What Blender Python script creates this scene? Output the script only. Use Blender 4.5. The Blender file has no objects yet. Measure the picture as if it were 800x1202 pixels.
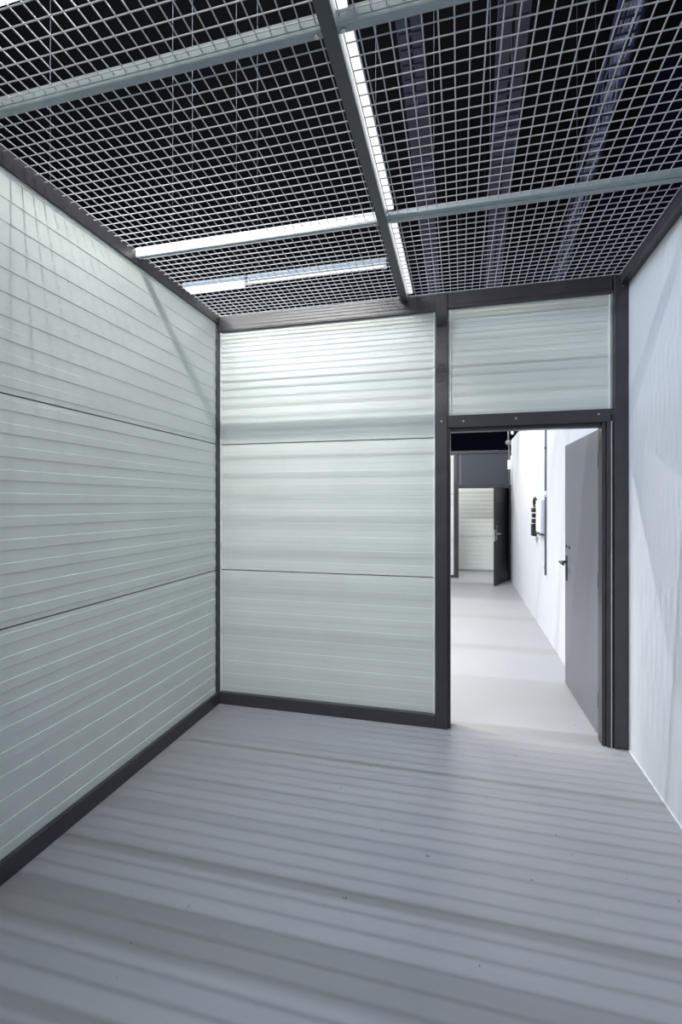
import bpy, bmesh, math, random
from mathutils import Vector, Matrix
random.seed(7)
S = bpy.context.scene
C = S.collection

# ------------------------------------------------------------------ camera
CAM_H, YAW = 1.567, math.atan(0.2518)
cd = bpy.data.cameras.new('camera')
cd.sensor_fit = 'HORIZONTAL'
cd.sensor_width = 36.0
cd.lens = 36.0 * 556.0 / 800.0
cd.shift_y = -11.0 / 800.0
cd.clip_start = 0.02
cam = bpy.data.objects.new('camera', cd)
C.objects.link(cam)
cam.location = (0, 0, CAM_H)
cam.rotation_euler = (math.pi / 2, 0, YAW)
S.camera = cam

# ------------------------------------------------------------------ world, exposure
w = bpy.data.worlds.new('world')
S.world = w
w.use_nodes = True
w.node_tree.nodes['Background'].inputs[0].default_value = (0.0025, 0.0025, 0.0055, 1)
w.node_tree.nodes['Background'].inputs[1].default_value = 1.0
S.view_settings.view_transform = 'Standard'
S.view_settings.look = 'None'
S.view_settings.exposure = 0.0
S.view_settings.gamma = 1.0
S.view_settings.use_curve_mapping = False

# ------------------------------------------------------------------ lights: strips under the lamp fixtures
WARM = (1.0, 1.0, 0.955)
COOL = (0.70, 0.80, 1.0)
ROW_A = (1.60, 3.72)      # y, z of the lamp row above the cell
ROW_B = (4.40, 3.75)      # lamp row beyond the back partition
ROW_C = (7.30, 3.75)
ROW_D = (10.72, 3.30)
# name key : (x0, x1, y, z, power W, colour, strip width)
STRIPS = {
    'A1': (-2.85, -0.80, ROW_A[0], ROW_A[1], 52, WARM, .034),
    'A0': (-1.9, -0.85, ROW_A[0], ROW_A[1] - .006, 17, WARM, .022),  # added emitter without a fixture of its own, brightens the left wall
    'R1': (-1.7, -0.3, -1.35, 3.80, 40, WARM, .20),
    'B1': (-4.6, -2.83, ROW_B[0], ROW_B[1], 205, WARM, .05),
    'B2': (-2.80, -2.10, ROW_B[0], ROW_B[1], 34, WARM, .05),
    'B3': (-2.07, -0.67, ROW_B[0], ROW_B[1], 62, WARM, .05),
    'C1': (-1.6, 0.1, ROW_C[0], ROW_C[1], 150, WARM, .05),
    'D1': (-0.8, 0.9, ROW_D[0], ROW_D[1], 80, WARM, .05),
    'H1': (-8.0, -0.6, 1.70, 8.1, 560, COOL, .03),
    'H2': (-8.0, -0.6, 3.308, 8.1, 560, COOL, .03),  # added second row, weakens the beam shadows on the floor
}
LIGHTS = {}
for k, (x0, x1, y, z, pw, col, wd) in STRIPS.items():
    ld = bpy.data.lights.new('strip_light', 'AREA')
    ld.shape = 'RECTANGLE'
    ld.size, ld.size_y = x1 - x0, wd
    ld.energy = pw
    ld.color = col
    lo = bpy.data.objects.new('strip_light', ld)
    C.objects.link(lo)
    LIGHTS[k] = lo
    lo.location = ((x0 + x1) / 2, y, z)
LIGHTS['R1'].rotation_euler = (math.radians(66), 0, 0)
LIGHTS['A1'].rotation_euler = (math.radians(58), 0, 0)      # tilted like an asymmetric reflector, thrown at the back wall
LIGHTS['A1'].data.spread = math.radians(134)  # spread narrowed to hold its light off the floor
LIGHTS['R1'].data.spread = math.radians(120)
for k in ('B1', 'B2', 'B3'):
    LIGHTS[k].data.spread = math.radians(128)                # deep hoods


# ------------------------------------------------------------------ materials
def mat(name, col, rough=.5, metal=0.0, var=.04, scale=6.0, bump=0.0, bscale=120.0, stretch=(1, 1, 1), spec=.5):
    m = bpy.data.materials.new(name)
    m.use_nodes = True
    nt = m.node_tree
    b = nt.nodes['Principled BSDF']
    b.inputs['Roughness'].default_value = rough
    b.inputs['Metallic'].default_value = metal
    b.inputs['Specular IOR Level'].default_value = spec
    tc = nt.nodes.new('ShaderNodeTexCoord')
    mp = nt.nodes.new('ShaderNodeMapping')
    mp.inputs['Scale'].default_value = stretch
    nt.links.new(tc.outputs['Object'], mp.inputs['Vector'])
    n = nt.nodes.new('ShaderNodeTexNoise')
    n.inputs['Scale'].default_value = scale
    n.inputs['Detail'].default_value = 5
    nt.links.new(mp.outputs[0], n.inputs['Vector'])
    r = nt.nodes.new('ShaderNodeValToRGB')
    r.color_ramp.elements[0].position = .3
    r.color_ramp.elements[1].position = .7
    r.color_ramp.elements[0].color = [c * (1 - var) for c in col] + [1]
    r.color_ramp.elements[1].color = [min(1, c * (1 + var)) for c in col] + [1]
    nt.links.new(n.outputs['Fac'], r.inputs[0])
    nt.links.new(r.outputs[0], b.inputs['Base Color'])
    if bump:
        n2 = nt.nodes.new('ShaderNodeTexNoise')
        n2.inputs['Scale'].default_value = bscale
        nt.links.new(mp.outputs[0], n2.inputs['Vector'])
        bp = nt.nodes.new('ShaderNodeBump')
        bp.inputs['Strength'].default_value = bump
        bp.inputs['Distance'].default_value = .002
        nt.links.new(n2.outputs['Fac'], bp.inputs['Height'])
        nt.links.new(bp.outputs[0], b.inputs['Normal'])
    return m


def glow(name, col, strength):
    m = bpy.data.materials.new(name)
    m.use_nodes = True
    b = m.node_tree.nodes['Principled BSDF']
    b.inputs['Base Color'].default_value = (.8, .8, .8, 1)
    b.inputs['Emission Color'].default_value = (*col, 1)
    b.inputs['Emission Strength'].default_value = strength
    return m


M_PANEL = mat('panel_enamel', (.66, .70, .67), .42, 0, .025, 3, .25, 260)
M_WHITE = mat('white_plaster', (.64, .65, .67), .75, 0, .02, 4, .25, 90)
M_FRAME = mat('dark_frame_steel', (.045, .042, .050), .31, 0, .12, 9, .05, 300)
M_BEAM = mat('grey_beam_paint', (.29, .335, .35), .5, 0, .1, 14)
M_DARKBEAM = mat('charcoal_beam_paint', (.06, .065, .075), .5, 0, .1, 14)
M_WEB_LIT = mat('lit_web_paint', (.62, .64, .63), .45, 0, .12, 60)  # paler beam colour, lamp light painted into the webs that look lit
M_WIRE = mat('galvanised_wire', (.46, .46, .48), .45, .0, .05, 30)
M_BEAD = mat('white_bead', (.88, .90, .89), .5)
M_DOOR = mat('grey_door_paint', (.155, .158, .175), .42, 0, .04, 2, .1, 200)
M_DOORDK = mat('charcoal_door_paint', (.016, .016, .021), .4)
M_BLACK = mat('black_plastic', (.012, .012, .014), .4)
M_CHROME = mat('brushed_steel', (.55, .55, .56), .3, 1)
M_HDR = mat('slate_panel', (.036, .042, .055), .5, 0, .04, 3)
M_DUCT = mat('blue_grey_steel', (.019, .022, .050), .4, .2, .2, 20)
M_CABLE = mat('cable_sheath', (.26, .28, .40), .35, 0, .6, 25)
M_CONDUIT = mat('grey_conduit', (.16, .16, .18), .5)
M_TUBE = glow('tube_light', (1, 1, .96), 6)
M_TUBEDIM = glow('slim_tube_light', (1, 1, .97), 1.6)
M_STRIP = glow('strip_glow', (.97, 1, 1), 1.1)  # emissive face of the strips beside the lengthwise beam
M_VOID = mat('black_roof_paint', (.004, .004, .007), .8)
M_BOX = mat('white_plastic', (.70, .73, .80), .5)


def floor_material():
    m = mat('epoxy_floor', (.268, .268, .275), .5, 0, .03, 1.6, .12, 60, spec=.35)
    nt = m.node_tree
    b = nt.nodes['Principled BSDF']
    ramp = [n for n in nt.nodes if n.type == 'VALTORGB'][0]
    tc = [n for n in nt.nodes if n.type == 'TEX_COORD'][0]
    v = nt.nodes.new('ShaderNodeTexNoise')
    v.inputs['Scale'].default_value = 26
    v.inputs['Detail'].default_value = 2
    nt.links.new(tc.outputs['Object'], v.inputs['Vector'])
    r = nt.nodes.new('ShaderNodeValToRGB')
    r.color_ramp.elements[0].position = .23
    r.color_ramp.elements[0].color = (.45, .43, .41, 1)
    r.color_ramp.elements[1].position = .27
    r.color_ramp.elements[1].color = (1, 1, 1, 1)
    nt.links.new(v.outputs['Fac'], r.inputs[0])
    mx = nt.nodes.new('ShaderNodeMix')
    mx.data_type = 'RGBA'
    mx.blend_type = 'MULTIPLY'
    mx.inputs[0].default_value = 1
    nt.links.new(ramp.outputs[0], mx.inputs[6])
    nt.links.new(r.outputs[0], mx.inputs[7])
    nt.links.new(mx.outputs[2], b.inputs['Base Color'])
    return m


M_FLOOR = floor_material()


# ------------------------------------------------------------------ mesh helpers
def box(bm, x0, x1, y0, y1, z0, z1):
    vs = [bm.verts.new(p) for p in ((x0, y0, z0), (x1, y0, z0), (x1, y1, z0), (x0, y1, z0),
                                    (x0, y0, z1), (x1, y0, z1), (x1, y1, z1), (x0, y1, z1))]
    for f in ((3, 2, 1, 0), (4, 5, 6, 7), (0, 1, 5, 4), (1, 2, 6, 5), (2, 3, 7, 6), (3, 0, 4, 7)):
        bm.faces.new([vs[i] for i in f])
    return bm


def tube(bm, a, b, r, n=10, r2=None):
    a, b = Vector(a), Vector(b)
    r2 = r if r2 is None else r2
    d = (b - a).normalized()
    u = d.orthogonal().normalized()
    v = d.cross(u)
    ra, rb = [], []
    for i in range(n):
        t = 2 * math.pi * i / n
        o = u * math.cos(t) + v * math.sin(t)
        ra.append(bm.verts.new(a + o * r))
        rb.append(bm.verts.new(b + o * r2))
    for i in range(n):
        f = bm.faces.new((ra[i], ra[(i + 1) % n], rb[(i + 1) % n], rb[i]))
        f.smooth = n > 6
    bm.faces.new(ra[::-1])
    bm.faces.new(rb)
    return bm


def ball(bm, c, r, sx=1, sy=1, sz=1):
    mtx = Matrix.Translation(c) @ Matrix.Diagonal((sx, sy, sz, 1))
    g = bmesh.ops.create_uvsphere(bm, u_segments=14, v_segments=8, radius=r, matrix=mtx)
    for v in g['verts']:
        for f in v.link_faces:
            f.smooth = True
    return bm


def chain(bm, pts, r, n=8):
    for a, b in zip(pts, pts[1:]):
        tube(bm, a, b, r, n)
    return bm


def obj(name, bm, m, parent=None, bevel=0.0, kind=None, label=None):
    bmesh.ops.recalc_face_normals(bm, faces=bm.faces[:])
    me = bpy.data.meshes.new(name)
    bm.to_mesh(me)
    bm.free()
    me.materials.append(m)
    o = bpy.data.objects.new(name, me)
    C.objects.link(o)
    if parent is not None:
        o.parent = parent
    if bevel:
        md = o.modifiers.new('edge', 'BEVEL')
        md.width = bevel
        md.segments = 2
        md.limit_method = 'ANGLE'
    if kind:
        o['kind'] = kind
    if label:
        o['label'] = label
    return o


def N():
    return bmesh.new()


def B(*a):
    return box(bmesh.new(), *a)


def empty(name, label, cat, kind=None, group=None, loc=(0, 0, 0)):
    o = bpy.data.objects.new(name, None)
    o.empty_display_size = .1
    C.objects.link(o)
    o.location = loc
    tag(o, label, cat, kind, group)
    return o


def tag(o, label, cat, kind=None, group=None):
    o['label'] = label
    o['category'] = cat
    if kind:
        o['kind'] = kind
    if group:
        o['group'] = group
    return o


def off(o, p):
    """child mesh built in world coordinates: shift into its parent's space"""
    o.location = (-Vector(p))
    return o


RIB, STEP = .098, .0013


def rib_profile(z0, z1, datum, proud):
    """(z, proud) pairs from bottom to top: broad flats with shallow steps"""
    pts = [(z0, 0.0)]
    k = 0
    while True:
        a = datum + .030 + RIB * k
        b = datum + .074 + RIB * k
        if a > z1 - .01:
            break
        if a > z0 + .006:
            pts += [(a, 0.0), (a + STEP, proud)]
            if b + STEP < z1 - .002:
                pts += [(b, proud), (b + STEP, 0.0)]
            else:
                pts += [(z1, proud)]
                return pts
        k += 1
    pts.append((z1, 0.0))
    return pts


def ribbed_panel(p0, p1, normal, z0, z1, datum, proud=.0022, thick=.04):
    """sandwich panel standing between plan points p0 and p1, ribs on the side of normal"""
    bm = bmesh.new()
    prof = rib_profile(z0, z1, datum, proud)
    nx, ny = normal
    rows = []
    for z, d in prof:
        rows.append([bm.verts.new((p[0] + nx * d, p[1] + ny * d, z)) for p in (p0, p1)])
    back = []
    for z in (z0, z1):
        back.append([bm.verts.new((p[0] - nx * thick, p[1] - ny * thick, z)) for p in (p0, p1)])
    for a, b in zip(rows, rows[1:]):
        bm.faces.new((a[0], a[1], b[1], b[0]))
    bm.faces.new((back[0][0], back[0][1], back[1][1], back[1][0]))
    bm.faces.new((rows[0][0], rows[0][1], back[0][1], back[0][0]))
    bm.faces.new((rows[-1][0], rows[-1][1], back[1][1], back[1][0]))
    bm.faces.new([r[0] for r in rows] + [back[1][0], back[0][0]])
    bm.faces.new([r[1] for r in rows] + [back[1][1], back[0][1]])
    return bm


# ------------------------------------------------------------------ dimensions of the cell
XL, XR, YB, YR, H = -1.84, 1.033, 3.36, -.65, 3.0
J1, J2 = 1.042, 2.022                       # panel joints
PX = -.126                                  # middle post

# ------------------------------------------------------------------ floor
fl = obj('floor', B(-9, 3.0, -4.0, 13.5, -.1, 0), M_FLOOR)
tag(fl, 'smooth pale grey floor running through the doorway into the corridor', 'floor', 'structure')

# ------------------------------------------------------------------ left wall
wl = empty('wall_left', 'long ribbed pale panel wall with dark steel rails on the left', 'wall', 'structure')
for a, b in ((.06, J1), (J1, J2), (J2, 2.99)):
    obj('panel', ribbed_panel((XL, YR), (XL, YB + .03), (1, 0), a + .0035, b - .0035, b - .98 if a < 1 else a), M_PANEL, wl)
obj('backing_sheet', B(XL - .05, XL - .041, YR, YB + .03, .02, 2.98), M_BLACK, wl)
obj('bottom_rail', B(XL - .06, XL + .022, YR, YB, 0, .09), M_FRAME, wl, .003)
obj('top_rail', B(XL - .06, XL + .016, YR, YB, 2.955, 3.03), M_FRAME, wl, .003)
obj('corner_post', B(XL - .06, XL + .012, YB - .035, YB + .05, .09, 2.955), M_FRAME, wl, .003)

# ------------------------------------------------------------------ back wall with door opening
wb = empty('wall_back', 'back partition of pale ribbed panels in a dark steel frame with a doorway', 'wall', 'structure')
PY = YB + .022                              # panel face, set back from the frame
XA0, XA1 = -1.828, -.168
for a, b in ((.06, J1), (J1, J2), (J2, 2.96)):
    obj('panel', ribbed_panel((XA0 - .01, PY), (XA1 + .02, PY), (0, -1), a + .0035, b - .0035, b - .98 if a < 1 else a, .0007), M_PANEL, wb)
obj('panel', ribbed_panel((-.09, PY), (.95, PY), (0, -1), 2.14, 2.93, J2, .0007), M_PANEL, wb,
    label='wide panel over the doorway')
obj('backing_sheet', B(XA0 - .02, XA1 + .03, PY + .042, PY + .05, .02, 2.95), M_BLACK, wb)
for xa in (XA0 + .007, XA1 - .009):
    obj('edge_bead', B(xa - .005, xa + .005, PY - .012, PY - .001, .09, 2.9), M_BEAD, wb)
for xa in (-.068, .929):
    obj('edge_bead', B(xa - .005, xa + .005, PY - .012, PY - .001, 2.168, 2.905), M_BEAD, wb)
obj('bottom_rail', B(XL, XA1, YB - .012, YB + .07, 0, .09), M_FRAME, wb, .003)
obj('top_rail', B(XL, -.167, YB - .004, YB + .07, 2.90, 3.02), M_FRAME, wb, .003)
obj('top_rail', B(-.086, .94, YB - .004, YB + .07, 2.91, 3.02), M_FRAME, wb, .003)
obj('corner_post', B(-1.858, -1.824, YB - .006, YB + .07, .09, 2.9), M_FRAME, wb, .003)
obj('middle_post', B(-.168, -.086, YB - .012, YB + .07, 0, 3.02), M_FRAME, wb, .004)
obj('right_post', B(.95, XR, YB - .012, YB + .07, 0, 3.02), M_FRAME, wb, .004)
obj('header', B(-.086, .95, YB - .010, YB + .07, 2.085, 2.168), M_FRAME, wb, .003)
for sx, sz in ((.02, 2.125), (.36, 2.13), (.86, 2.135), (1.0, 2.94), (-.127, 2.13)):
    bm = tube(N(), (sx, YB - .0135, sz), (sx, YB - .009, sz), .0065, 8)
    obj('screw', bm, M_CHROME, wb)

# ------------------------------------------------------------------ right wall: white masonry, then the corridor's
wr = empty('wall_right', 'smooth white wall on the right of the cell', 'wall', 'structure')
obj('plaster', B(XR, XR + .2, YR, YB + .06, 0, 3.0), M_WHITE, wr)
obj('top_rail', B(XR - .045, XR + .03, YR, YB, 2.955, 3.03), M_FRAME, wr, .003)
obj('floor_seal', B(XR - .006, XR, YR, YB - .02, 0, .006), M_WHITE, wr)
wc = obj('wall_corridor', B(.975, XR + .2, YB + .075, 9.90, 0, 2.80), M_WHITE)
tag(wc, 'white plaster wall running down the right of the corridor beyond the door', 'wall', 'structure')
wrr = empty('wall_rear', 'pale panel wall behind the viewer closing the cell', 'wall', 'structure')
for a, b in ((.06, J1), (J1, J2), (J2, 2.99)):
    obj('panel', ribbed_panel((XL, YR), (XR, YR), (0, 1), a + .0035, b - .0035, b - .98 if a < 1 else a), M_PANEL, wrr)
obj('bottom_rail', B(XL, XR, YR - .05, YR + .02, 0, .09), M_FRAME, wrr, .003)
obj('top_rail', B(XL, XR, YR - .05, YR + .02, 2.955, 3.03), M_FRAME, wrr, .003)

# ------------------------------------------------------------------ mesh ceiling
ce = empty('ceiling', 'open ceiling of welded wire mesh held in grey steel beams', 'ceiling', 'structure')
PXW, PYW, RW = .0475, .0495, .0024
BX = -.382                                  # lengthwise beam
Y1, Y2 = 1.383, 2.388                       # cross beams
ROWS = ((YR + .02, Y1 - .0145), (Y1 + .0125, Y2 - .0145), (Y2 + .0125, YB - .01))
COLS = ((XL + .02, BX - .024), (BX + .03, XR - .05))


def mesh_sheet(x0, x1, y0, y1, z):
    bm = bmesh.new()
    n = int((x1 - x0) / PXW)
    ox = (x1 - x0 - n * PXW) / 2
    k0 = math.ceil((y0 + .006 - YB) / PYW)
    k1 = math.floor((y1 - .006 - YB) / PYW)
    for i in range(n + 1):
        x = x0 + ox + i * PXW
        tube(bm, (x, y0 + .002, z + 2 * RW), (x, y1 - .002, z + 2 * RW), RW, 6)
    for k in range(k0, k1 + 1):
        y = YB + k * PYW + .02
        tube(bm, (x0 + .002, y, z), (x1 - .002, y, z), RW, 6)
    return bm


for (y0, y1) in ROWS:
    for (x0, x1) in COLS:
        o = obj('mesh_sheet', mesh_sheet(x0, x1, y0, y1, 3.012), M_WIRE, ce, kind='stuff')
for yb in (Y1, Y2):
    for q, (x0, x1) in enumerate(((XL + .016, BX - .022), (BX + .022, XR - .045))):
        cb = obj('cross_beam', B(x0, x1, yb - .014, yb + .012, 2.990, 2.999), M_BEAM, ce, .001)
        if q == 0 or yb == Y1:
            obj('web', B(x0, x1, yb - .014, yb - .008, 2.9995, 3.044), M_WEB_LIT if yb == Y2 else M_BEAM, cb)
        else:
            obj('web', B(x0, x1, yb + .004, yb + .010, 2.9995, 3.044), M_BEAM, cb)
            obj('clip_angle', B(x0, x1, yb - .040, yb - .015, 2.994, 2.999), M_BEAM, cb)
        for sx in (x0 + .02, x1 - .02):
            obj('bolt', tube(N(), (sx, yb, 2.984), (sx, yb, 2.990), .007, 8), M_CHROME, cb)
lb = obj('lengthwise_beam', B(BX - .024, BX + .022, YR + .02, YB - .004, 2.984, 2.993), M_DARKBEAM, ce, .001)
for a, b in ((YR + .02, Y1 - .016), (Y1 + .014, Y2 - .016), (Y2 + .014, YB - .006)):
    obj('web', B(BX + .014, BX + .022, a, b, 2.994, 3.040), M_WEB_LIT, lb)
obj('web', B(BX - .024, BX - .018, YR + .02, YB - .006, 2.994, 3.060), M_DARKBEAM, lb)

# ------------------------------------------------------------------ hall roof, far up in the dark
ROOF = 8.30
rs = obj('roof_slab', B(-9.0, 3.0, -4.0, 13.5, ROOF, ROOF + .2), M_VOID)
tag(rs, 'black painted hall roof high above the mesh', 'roof', 'structure')

# ------------------------------------------------------------------ lamps
def lamp(key, label, group=None, slim=False, opal=False):
    x0, x1, y, z, pw, col, wd = STRIPS[key]
    r = .009 if slim else .016
    t = empty('linear_lamp', label, 'lamp', group=group, loc=((x0 + x1) / 2, y, z))
    p = t.location
    bm = N()
    box(bm, x0, x1, y - .03, y + .03, z + .055, z + .10)
    off(obj('housing', bm, M_BEAM, t, .003), p)
    for q in (-1, 1):                              # folded reflector wings
        bm = N()
        a = [(x0, y + q * .02, z + .054), (x1, y + q * .02, z + .054), (x1, y + q * .05, z + .035), (x0, y + q * .05, z + .035)]
        vs = [bm.verts.new(c) for c in a] + [bm.verts.new((c[0], c[1], c[2] + .003)) for c in a]
        for f in ((0, 1, 2, 3), (7, 6, 5, 4), (0, 4, 5, 1), (1, 5, 6, 2), (2, 6, 7, 3), (3, 7, 4, 0)):
            bm.faces.new([vs[i] for i in f])
        off(obj('reflector', bm, M_BEAD, t), p)
    for xe in (x0 + .1, x1 - .1):                  # suspension rods up to the hall roof
        off(obj('rod', tube(N(), (xe, y, z + .10), (xe, y, ROOF), .003, 6), M_BLACK, t), p)
    if not opal:
        off(obj('tube', tube(N(), (x0 + .03, y, z + .03), (x1 - .03, y, z + .03), r, 12), M_TUBEDIM if slim else M_TUBE, t), p)
    if opal:
        bm = N()
        prof = [(-.045, .034), (-.040, .012), (-.022, .002), (.022, .002), (.040, .012), (.045, .034)]
        ra = [bm.verts.new((x0 + .031, y + a, z + b)) for a, b in prof]
        rb = [bm.verts.new((x1 - .031, y + a, z + b)) for a, b in prof]
        for i in range(len(prof)):
            k = (i + 1) % len(prof)
            bm.faces.new((ra[i], ra[k], rb[k], rb[i]))
        bm.faces.new(ra)
        bm.faces.new(rb)
        off(obj('diffuser', bm, M_TUBE, t), p)
        lo = LIGHTS[key]
        lo.location.z -= .002
    for xe in (x0, x1 - .03):
        off(obj('socket', B(xe, xe + .03, y - .016, y + .016, z + .01, z + .054), M_BEAD, t), p)
    lo = LIGHTS[key]
    lo.parent = t
    lo.location = Vector(lo.location) - Vector(p)
    return t


la = lamp('A1', 'linear lamp glowing above the mesh at the upper left corner', opal=True)
LIGHTS['A0'].parent = la
LIGHTS['A0'].location = Vector(LIGHTS['A0'].location) - la.location
lamp('R1', 'linear lamp above the mesh behind the viewer')
lamp('B1', 'lit linear lamp beyond the back partition, behind the left wall')
lamp('B2', 'short bright tube lamp seen through the mesh over the left back corner', opal=True)
lamp('B3', 'slim tube lamp seen through mesh, ending near the dark lengthwise beam', slim=True)
lamp('C1', 'linear lamp hung over the middle of the corridor')
lamp('D1', 'linear lamp over the room behind the far doorway')
for key, lab in (('H1', 'long cool hall lamp hung high over the middle of the cell'),
                 ('H2', 'long cool second hall lamp added high over the back partition to thin beam shadows')):
    x0, x1, y, z = STRIPS[key][:4]
    hl = empty('hall_lamp', lab, 'lamp', group='hall lamps high above the cells', loc=((x0 + x1) / 2, y, z))
    off(obj('housing', B(x0, x1, y - .06, y + .06, z + .03, z + .20), M_BEAM, hl, .004), hl.location)
    LIGHTS[key].parent = hl
    LIGHTS[key].location = (0, 0, 0)

for q, (a, b) in enumerate(((YR + .05, Y1 - .018), (Y1 + .03, Y2 - .03), (Y2 + .03, YB - .02))):
    ls = empty('glowing_strip', ('bright glowing strip along the lengthwise beam, in front of the first cross beam',
                               'bright glowing strip along the lengthwise beam, between the two cross beams',
                               'bright glowing strip along the lengthwise beam, from second cross beam to the back wall')[q],
               'lamp', group='glowing strips along the lengthwise beam', loc=(BX + .042, (a + b) / 2, 3.03))
    off(obj('body', B(BX + .024, BX + .060, a, b, 3.036, 3.058), M_BEAD, ls), ls.location)
    off(obj('diffuser', B(BX + .025, BX + .059, a + .004, b - .004, 3.030, 3.0355), M_STRIP, ls), ls.location)

# ------------------------------------------------------------------ cable trays in the dark void above the mesh
def tray(name, label, cat, xa, ya, xb, yb, width, z, cables, solid):
    d = Vector((xb - xa, yb - ya, 0))
    L = d.length
    t = empty(name, label, cat, loc=(xa, ya, z))
    t.rotation_euler = (0, 0, math.atan2(-d.x, d.y))
    hw = width / 2
    for s in (-1, 1):
        obj('side_rail', B(s * hw - .006, s * hw + .006, 0, L, 0, .07), M_DUCT, t)
    if solid:
        obj('floor_strip', B(-hw + .007, -.008, 0, L, 0, .004), M_DUCT, t)
        obj('floor_strip', B(.008, hw - .007, 0, L, 0, .004), M_DUCT, t)
    for yy in (1.2, 4.2, 7.2):
        for s in (-1, 1):
            obj('rod', tube(N(), (s * (hw + .006), yy, .03), (s * (hw + .006), yy, ROOF - z), .003, 6), M_BLACK, t)
    bm = N()
    n = int(L / .11)
    for i in range(n):
        yy = .05 + i * .11
        box(bm, -hw + .006, hw - .006, yy, yy + .018, -.006, -.001)
    obj('rung', bm, M_DUCT, t, kind='stuff')
    for c in range(cables):
        rnd = random.Random(c * 13 + int(xa * 100))
        bx = (c + .5) / cables * width * .8 - width * .4
        pts = []
        for i in range(int(L / .16) + 1):
            pts.append((bx + rnd.uniform(-.016, .016), i * .16, .022 + rnd.uniform(-.008, .014)))
        obj('cable', chain(N(), pts, .009, 6), M_CABLE, t)
    return t


tray('cable_tray', 'faint narrow cable tray nearest the bright lengthwise beam', 'cable tray', -.27, .5, -.40, 9.5, .15, 4.5, 0, True)
tray('cable_tray', 'blue grey solid cable tray in the middle of the dark void', 'cable tray', .24, .5, .52, 9.5, .18, 4.55, 2, True)
tray('cable_tray', 'ladder tray full of tangled cables nearest the right wall', 'cable tray', .80, .5, 1.45, 9.5, .14, 4.5, 6, False)

# ------------------------------------------------------------------ door_1: frame and open leaf
dr = empty('door_1', 'grey steel door standing open into the corridor beyond the doorway', 'door', 'structure', loc=(.906, YB + .11, 0))
o0 = dr.location
f = obj('frame', B(.884, .908, YB + .012, YB + .10, 0, 2.085), M_FRAME, dr, .002)
off(f, o0)
off(obj('stop', B(.909, .930, YB - .002, YB + .06, 0, 2.10), M_FRAME, dr, .002), o0)
off(obj('edge_strip', B(.9305, .9375, YB - .010, YB + .04, .0, 2.13), M_CHROME, dr), o0)
off(obj('frame', B(.938, .9495, YB + .004, YB + .06, 0, 2.13), M_FRAME, dr), o0)
off(obj('frame', B(-.0855, -.066, YB + .012, YB + .10, 0, 2.085), M_FRAME, dr, .002), o0)
off(obj('frame', B(-.066, .884, YB + .03, YB + .10, 2.06, 2.085), M_FRAME, dr, .002), o0)
LW_, LT = .985, .042
ang = math.atan2(.016, .95)                  # leaf swings past square, almost against the wall
leaf = obj('leaf', B(-.002, LT - .002, .012, LW_, .012, 2.06), M_DOOR, dr, .003)
leaf.location = (-.008, .0, 0)
leaf.rotation_euler = (0, 0, ang)
bm = tube(N(), (-.012, LW_ - .06, 1.06), (-.002, LW_ - .06, 1.06), .024, 14)
tube(bm, (-.055, LW_ - .06, 1.06), (-.010, LW_ - .06, 1.06), .010, 10)
chain(bm, [(-.055, LW_ - .055, 1.06), (-.060, LW_ - .10, 1.062), (-.056, LW_ - .19, 1.055)], .010, 10)
obj('handle', bm, M_BLACK, leaf)
obj('escutcheon', B(-.008, -.002, LW_ - .085, LW_ - .035, .90, 1.115), M_BLACK, leaf, .003)
obj('edge_plate', B(.002, LT - .006, LW_ - .001, LW_ + .003, .92, 1.12), M_CHROME, leaf)
for yy in (LW_ - .06, LW_ - .16):
    obj('lock_cylinder', tube(N(), (-.008, yy, 1.195), (-.002, yy, 1.195), .013, 12), M_BLACK, leaf)
for zz in (.25, 1.05, 1.85):
    obj('hinge', tube(N(), (-.006, .004, zz - .05), (-.006, .004, zz + .05), .008, 10), M_FRAME, leaf)

# ------------------------------------------------------------------ corridor end: partition, door_2, room behind
YE = 10.2
we = empty('wall_end', 'slate grey partition with a doorway closing the end of the corridor', 'wall', 'structure')
for a, b in ((.05, .80), (.80, 1.745), (1.745, 2.56)):
    obj('panel', ribbed_panel((-.60, YE), (-.135, YE), (0, -1), a + .003, b - .003, a), M_PANEL, we)
obj('backing_sheet', B(-.60, -.13, YE + .042, YE + .05, .02, 2.55), M_BLACK, we)
obj('post', B(-.135, -.06, YE - .03, YE + .05, 0, 2.58), M_FRAME, we, .003)
obj('top_rail', B(-.62, 1.0, YE - .02, YE + .05, 2.58, 2.64), M_HDR, we, .003)
obj('bottom_rail', B(-.60, -.135, YE - .02, YE + .04, 0, .05), M_FRAME, we, .003)
obj('header_panel', B(-.06, .99, YE, YE + .04, 1.93, 2.58), M_HDR, we, .003)
obj('panel_joint', B(-.004, .004, YE - .004, YE, 1.94, 2.57), M_BEAM, we)
obj('right_post', B(.93, 1.0, YE - .03, YE + .05, 0, 1.93), M_FRAME, we, .003)
d2 = empty('door_2', 'black steel door leaf standing open at the far end of the corridor', 'door', 'structure', loc=(.925, YE - .03, 0))
off(obj('frame', B(-.06, .93, YE - .02, YE + .05, 1.865, 1.93), M_FRAME, d2, .003), d2.location)
off(obj('frame', B(-.06, -.035, YE - .02, YE + .05, 0, 1.865), M_FRAME, d2, .003), d2.location)
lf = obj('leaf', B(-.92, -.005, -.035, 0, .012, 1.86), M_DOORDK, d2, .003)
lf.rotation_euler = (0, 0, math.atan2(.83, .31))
bm = tube(N(), (-.86, -.036, .98), (-.86, -.085, .98), .012, 10)
chain(bm, [(-.86, -.085, .98), (-.75, -.09, .98)], .011, 8)
obj('handle', bm, M_CHROME, lf)
obj('edge_plate', B(-.9235, -.9195, -.03, -.005, .84, 1.06), M_CHROME, lf)
obj('escutcheon', B(-.885, -.835, -.042, -.0355, .86, 1.07), M_CHROME, lf, .002)
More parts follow.
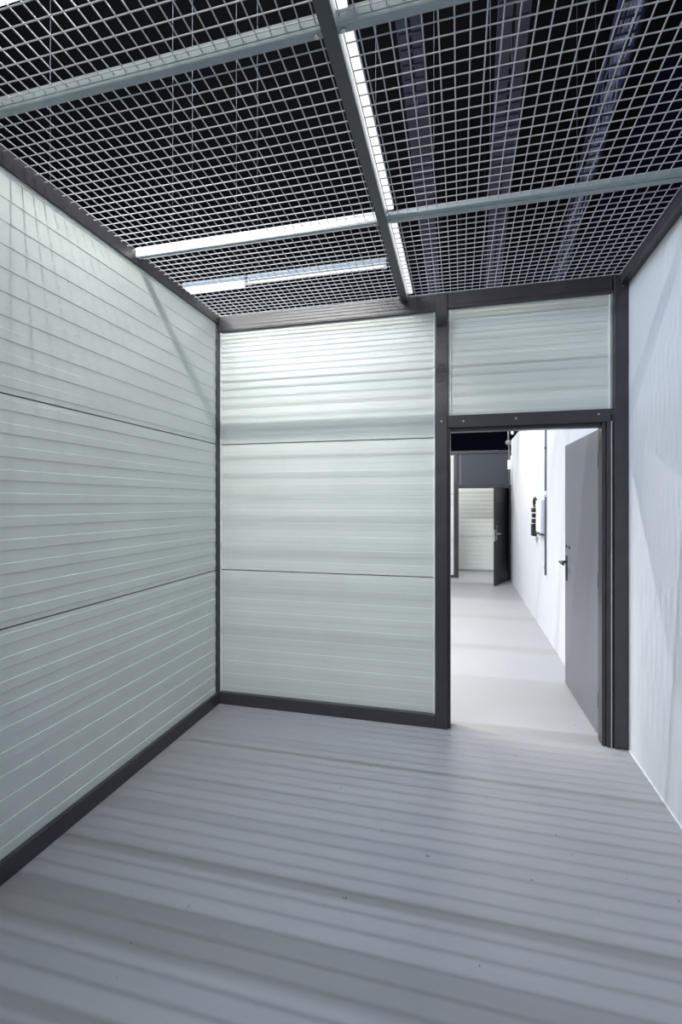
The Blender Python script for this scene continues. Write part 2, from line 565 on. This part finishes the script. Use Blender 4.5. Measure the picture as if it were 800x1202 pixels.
obj('lock_cylinder', tube(N(), (-.86, -.036, 1.12), (-.86, -.048, 1.12), .014, 10), M_CHROME, lf)
wf = empty('wall_far', 'pale ribbed panel wall seen through the far doorway', 'wall', 'structure')
for a, b in ((.05, .80), (.80, 1.78), (1.78, 2.62)):
    obj('panel', ribbed_panel((-1.2, 11.2), (1.6, 11.2), (0, -1), a + .003, b - .003, a, .0008), M_PANEL, wf)
obj('bottom_rail', B(-1.2, 1.6, 11.17, 11.24, 0, .05), M_BEAM, wf)

# ------------------------------------------------------------------ fittings on the corridor wall
XC = .975
cp = empty('conduit_pipe', 'thin grey vertical conduit on the white corridor wall above the white box', 'pipe', loc=(XC, 5.95, .72))
off(obj('pipe', tube(N(), (XC - .012, 5.95, .72), (XC - .012, 5.95, 2.80), .011, 10), M_CONDUIT, cp), cp.location)
for zz in (.80, 2.2, 2.6):
    off(obj('clip', B(XC - .026, XC, 5.935, 5.965, zz, zz + .02), M_CONDUIT, cp), cp.location)
off(obj('coupling', tube(N(), (XC - .012, 5.95, 1.63), (XC - .012, 5.95, 1.70), .02, 10), M_BEAD, cp), cp.location)
wbx = empty('wall_box', 'flat white box fixed to the corridor wall beside the conduit', 'box', loc=(XC, 6.2, 1.19))
off(obj('body', B(XC - .05, XC, 5.99, 6.36, 1.20, 1.60), M_BOX, wbx, .006), wbx.location)
off(obj('cover', B(XC - .058, XC - .051, 6.0, 6.35, 1.21, 1.59), M_BEAD, wbx, .002), wbx.location)
for yy in (6.05, 6.28):
    off(obj('bracket', B(XC - .06, XC, yy, yy + .04, 1.175, 1.199), M_CONDUIT, wbx), wbx.location)
wt = empty('wall_fitting', 'black fitting of stacked blocks with a looped top on the corridor wall', 'fitting', loc=(XC, 6.6, 1.13))
off(obj('back_plate', B(XC - .012, XC, 6.50, 6.72, 1.12, 1.62), M_BOX, wt, .003), wt.location)
for zz, a, b in ((1.33, 6.48, 6.66), (1.40, 6.50, 6.64), (1.47, 6.50, 6.68)):
    off(obj('block', B(XC - .07, XC - .013, a, b, zz - .028, zz + .028), M_BLACK, wt, .006), wt.location)
off(obj('lower_block', B(XC - .065, XC - .013, 6.58, 6.74, 1.13, 1.29), M_BLACK, wt, .006), wt.location)
pts = [(XC - .04, 6.56 + .09 * math.cos(t), 1.57 + .06 * math.sin(t)) for t in [i * math.pi / 8 - 1.2 for i in range(13)]]
off(obj('loop', chain(N(), pts, .014, 8), M_BLACK, wt), wt.location)
sn = empty('motion_sensor', 'small white sensor box on a dark pipe at the corridor end', 'sensor', loc=(.93, 9.80, 2.28))
off(obj('body', B(.895, .945, 9.75, 9.80, 2.22, 2.40), M_BEAD, sn, .006), sn.location)
off(obj('lens', ball(N(), (.918, 9.747, 2.27), .018), M_BOX, sn), sn.location)
off(obj('pipe', tube(N(), (.925, 9.815, 1.9), (.925, 9.815, 2.78), .010, 8), M_CONDUIT, sn), sn.location)
cc = empty('dome_camera', 'small grey dome camera on a bracket above the corridor end', 'camera', loc=(.80, 8.6, 2.72))
off(obj('dome', ball(N(), (.80, 8.6, 2.60), .05), M_CONDUIT, cc), cc.location)
off(obj('mount', tube(N(), (.80, 8.6, 2.63), (.80, 8.6, 2.86), .014, 8), M_CONDUIT, cc), cc.location)
off(obj('arm', tube(N(), (.80, 8.6, 2.85), (1.0, 8.6, 2.79), .012, 8), M_CONDUIT, cc), cc.location)
off(obj('lamp_head', ball(N(), (.86, 8.55, 2.76), .026, 1, 1, 1.4), M_BOX, cc), cc.location)
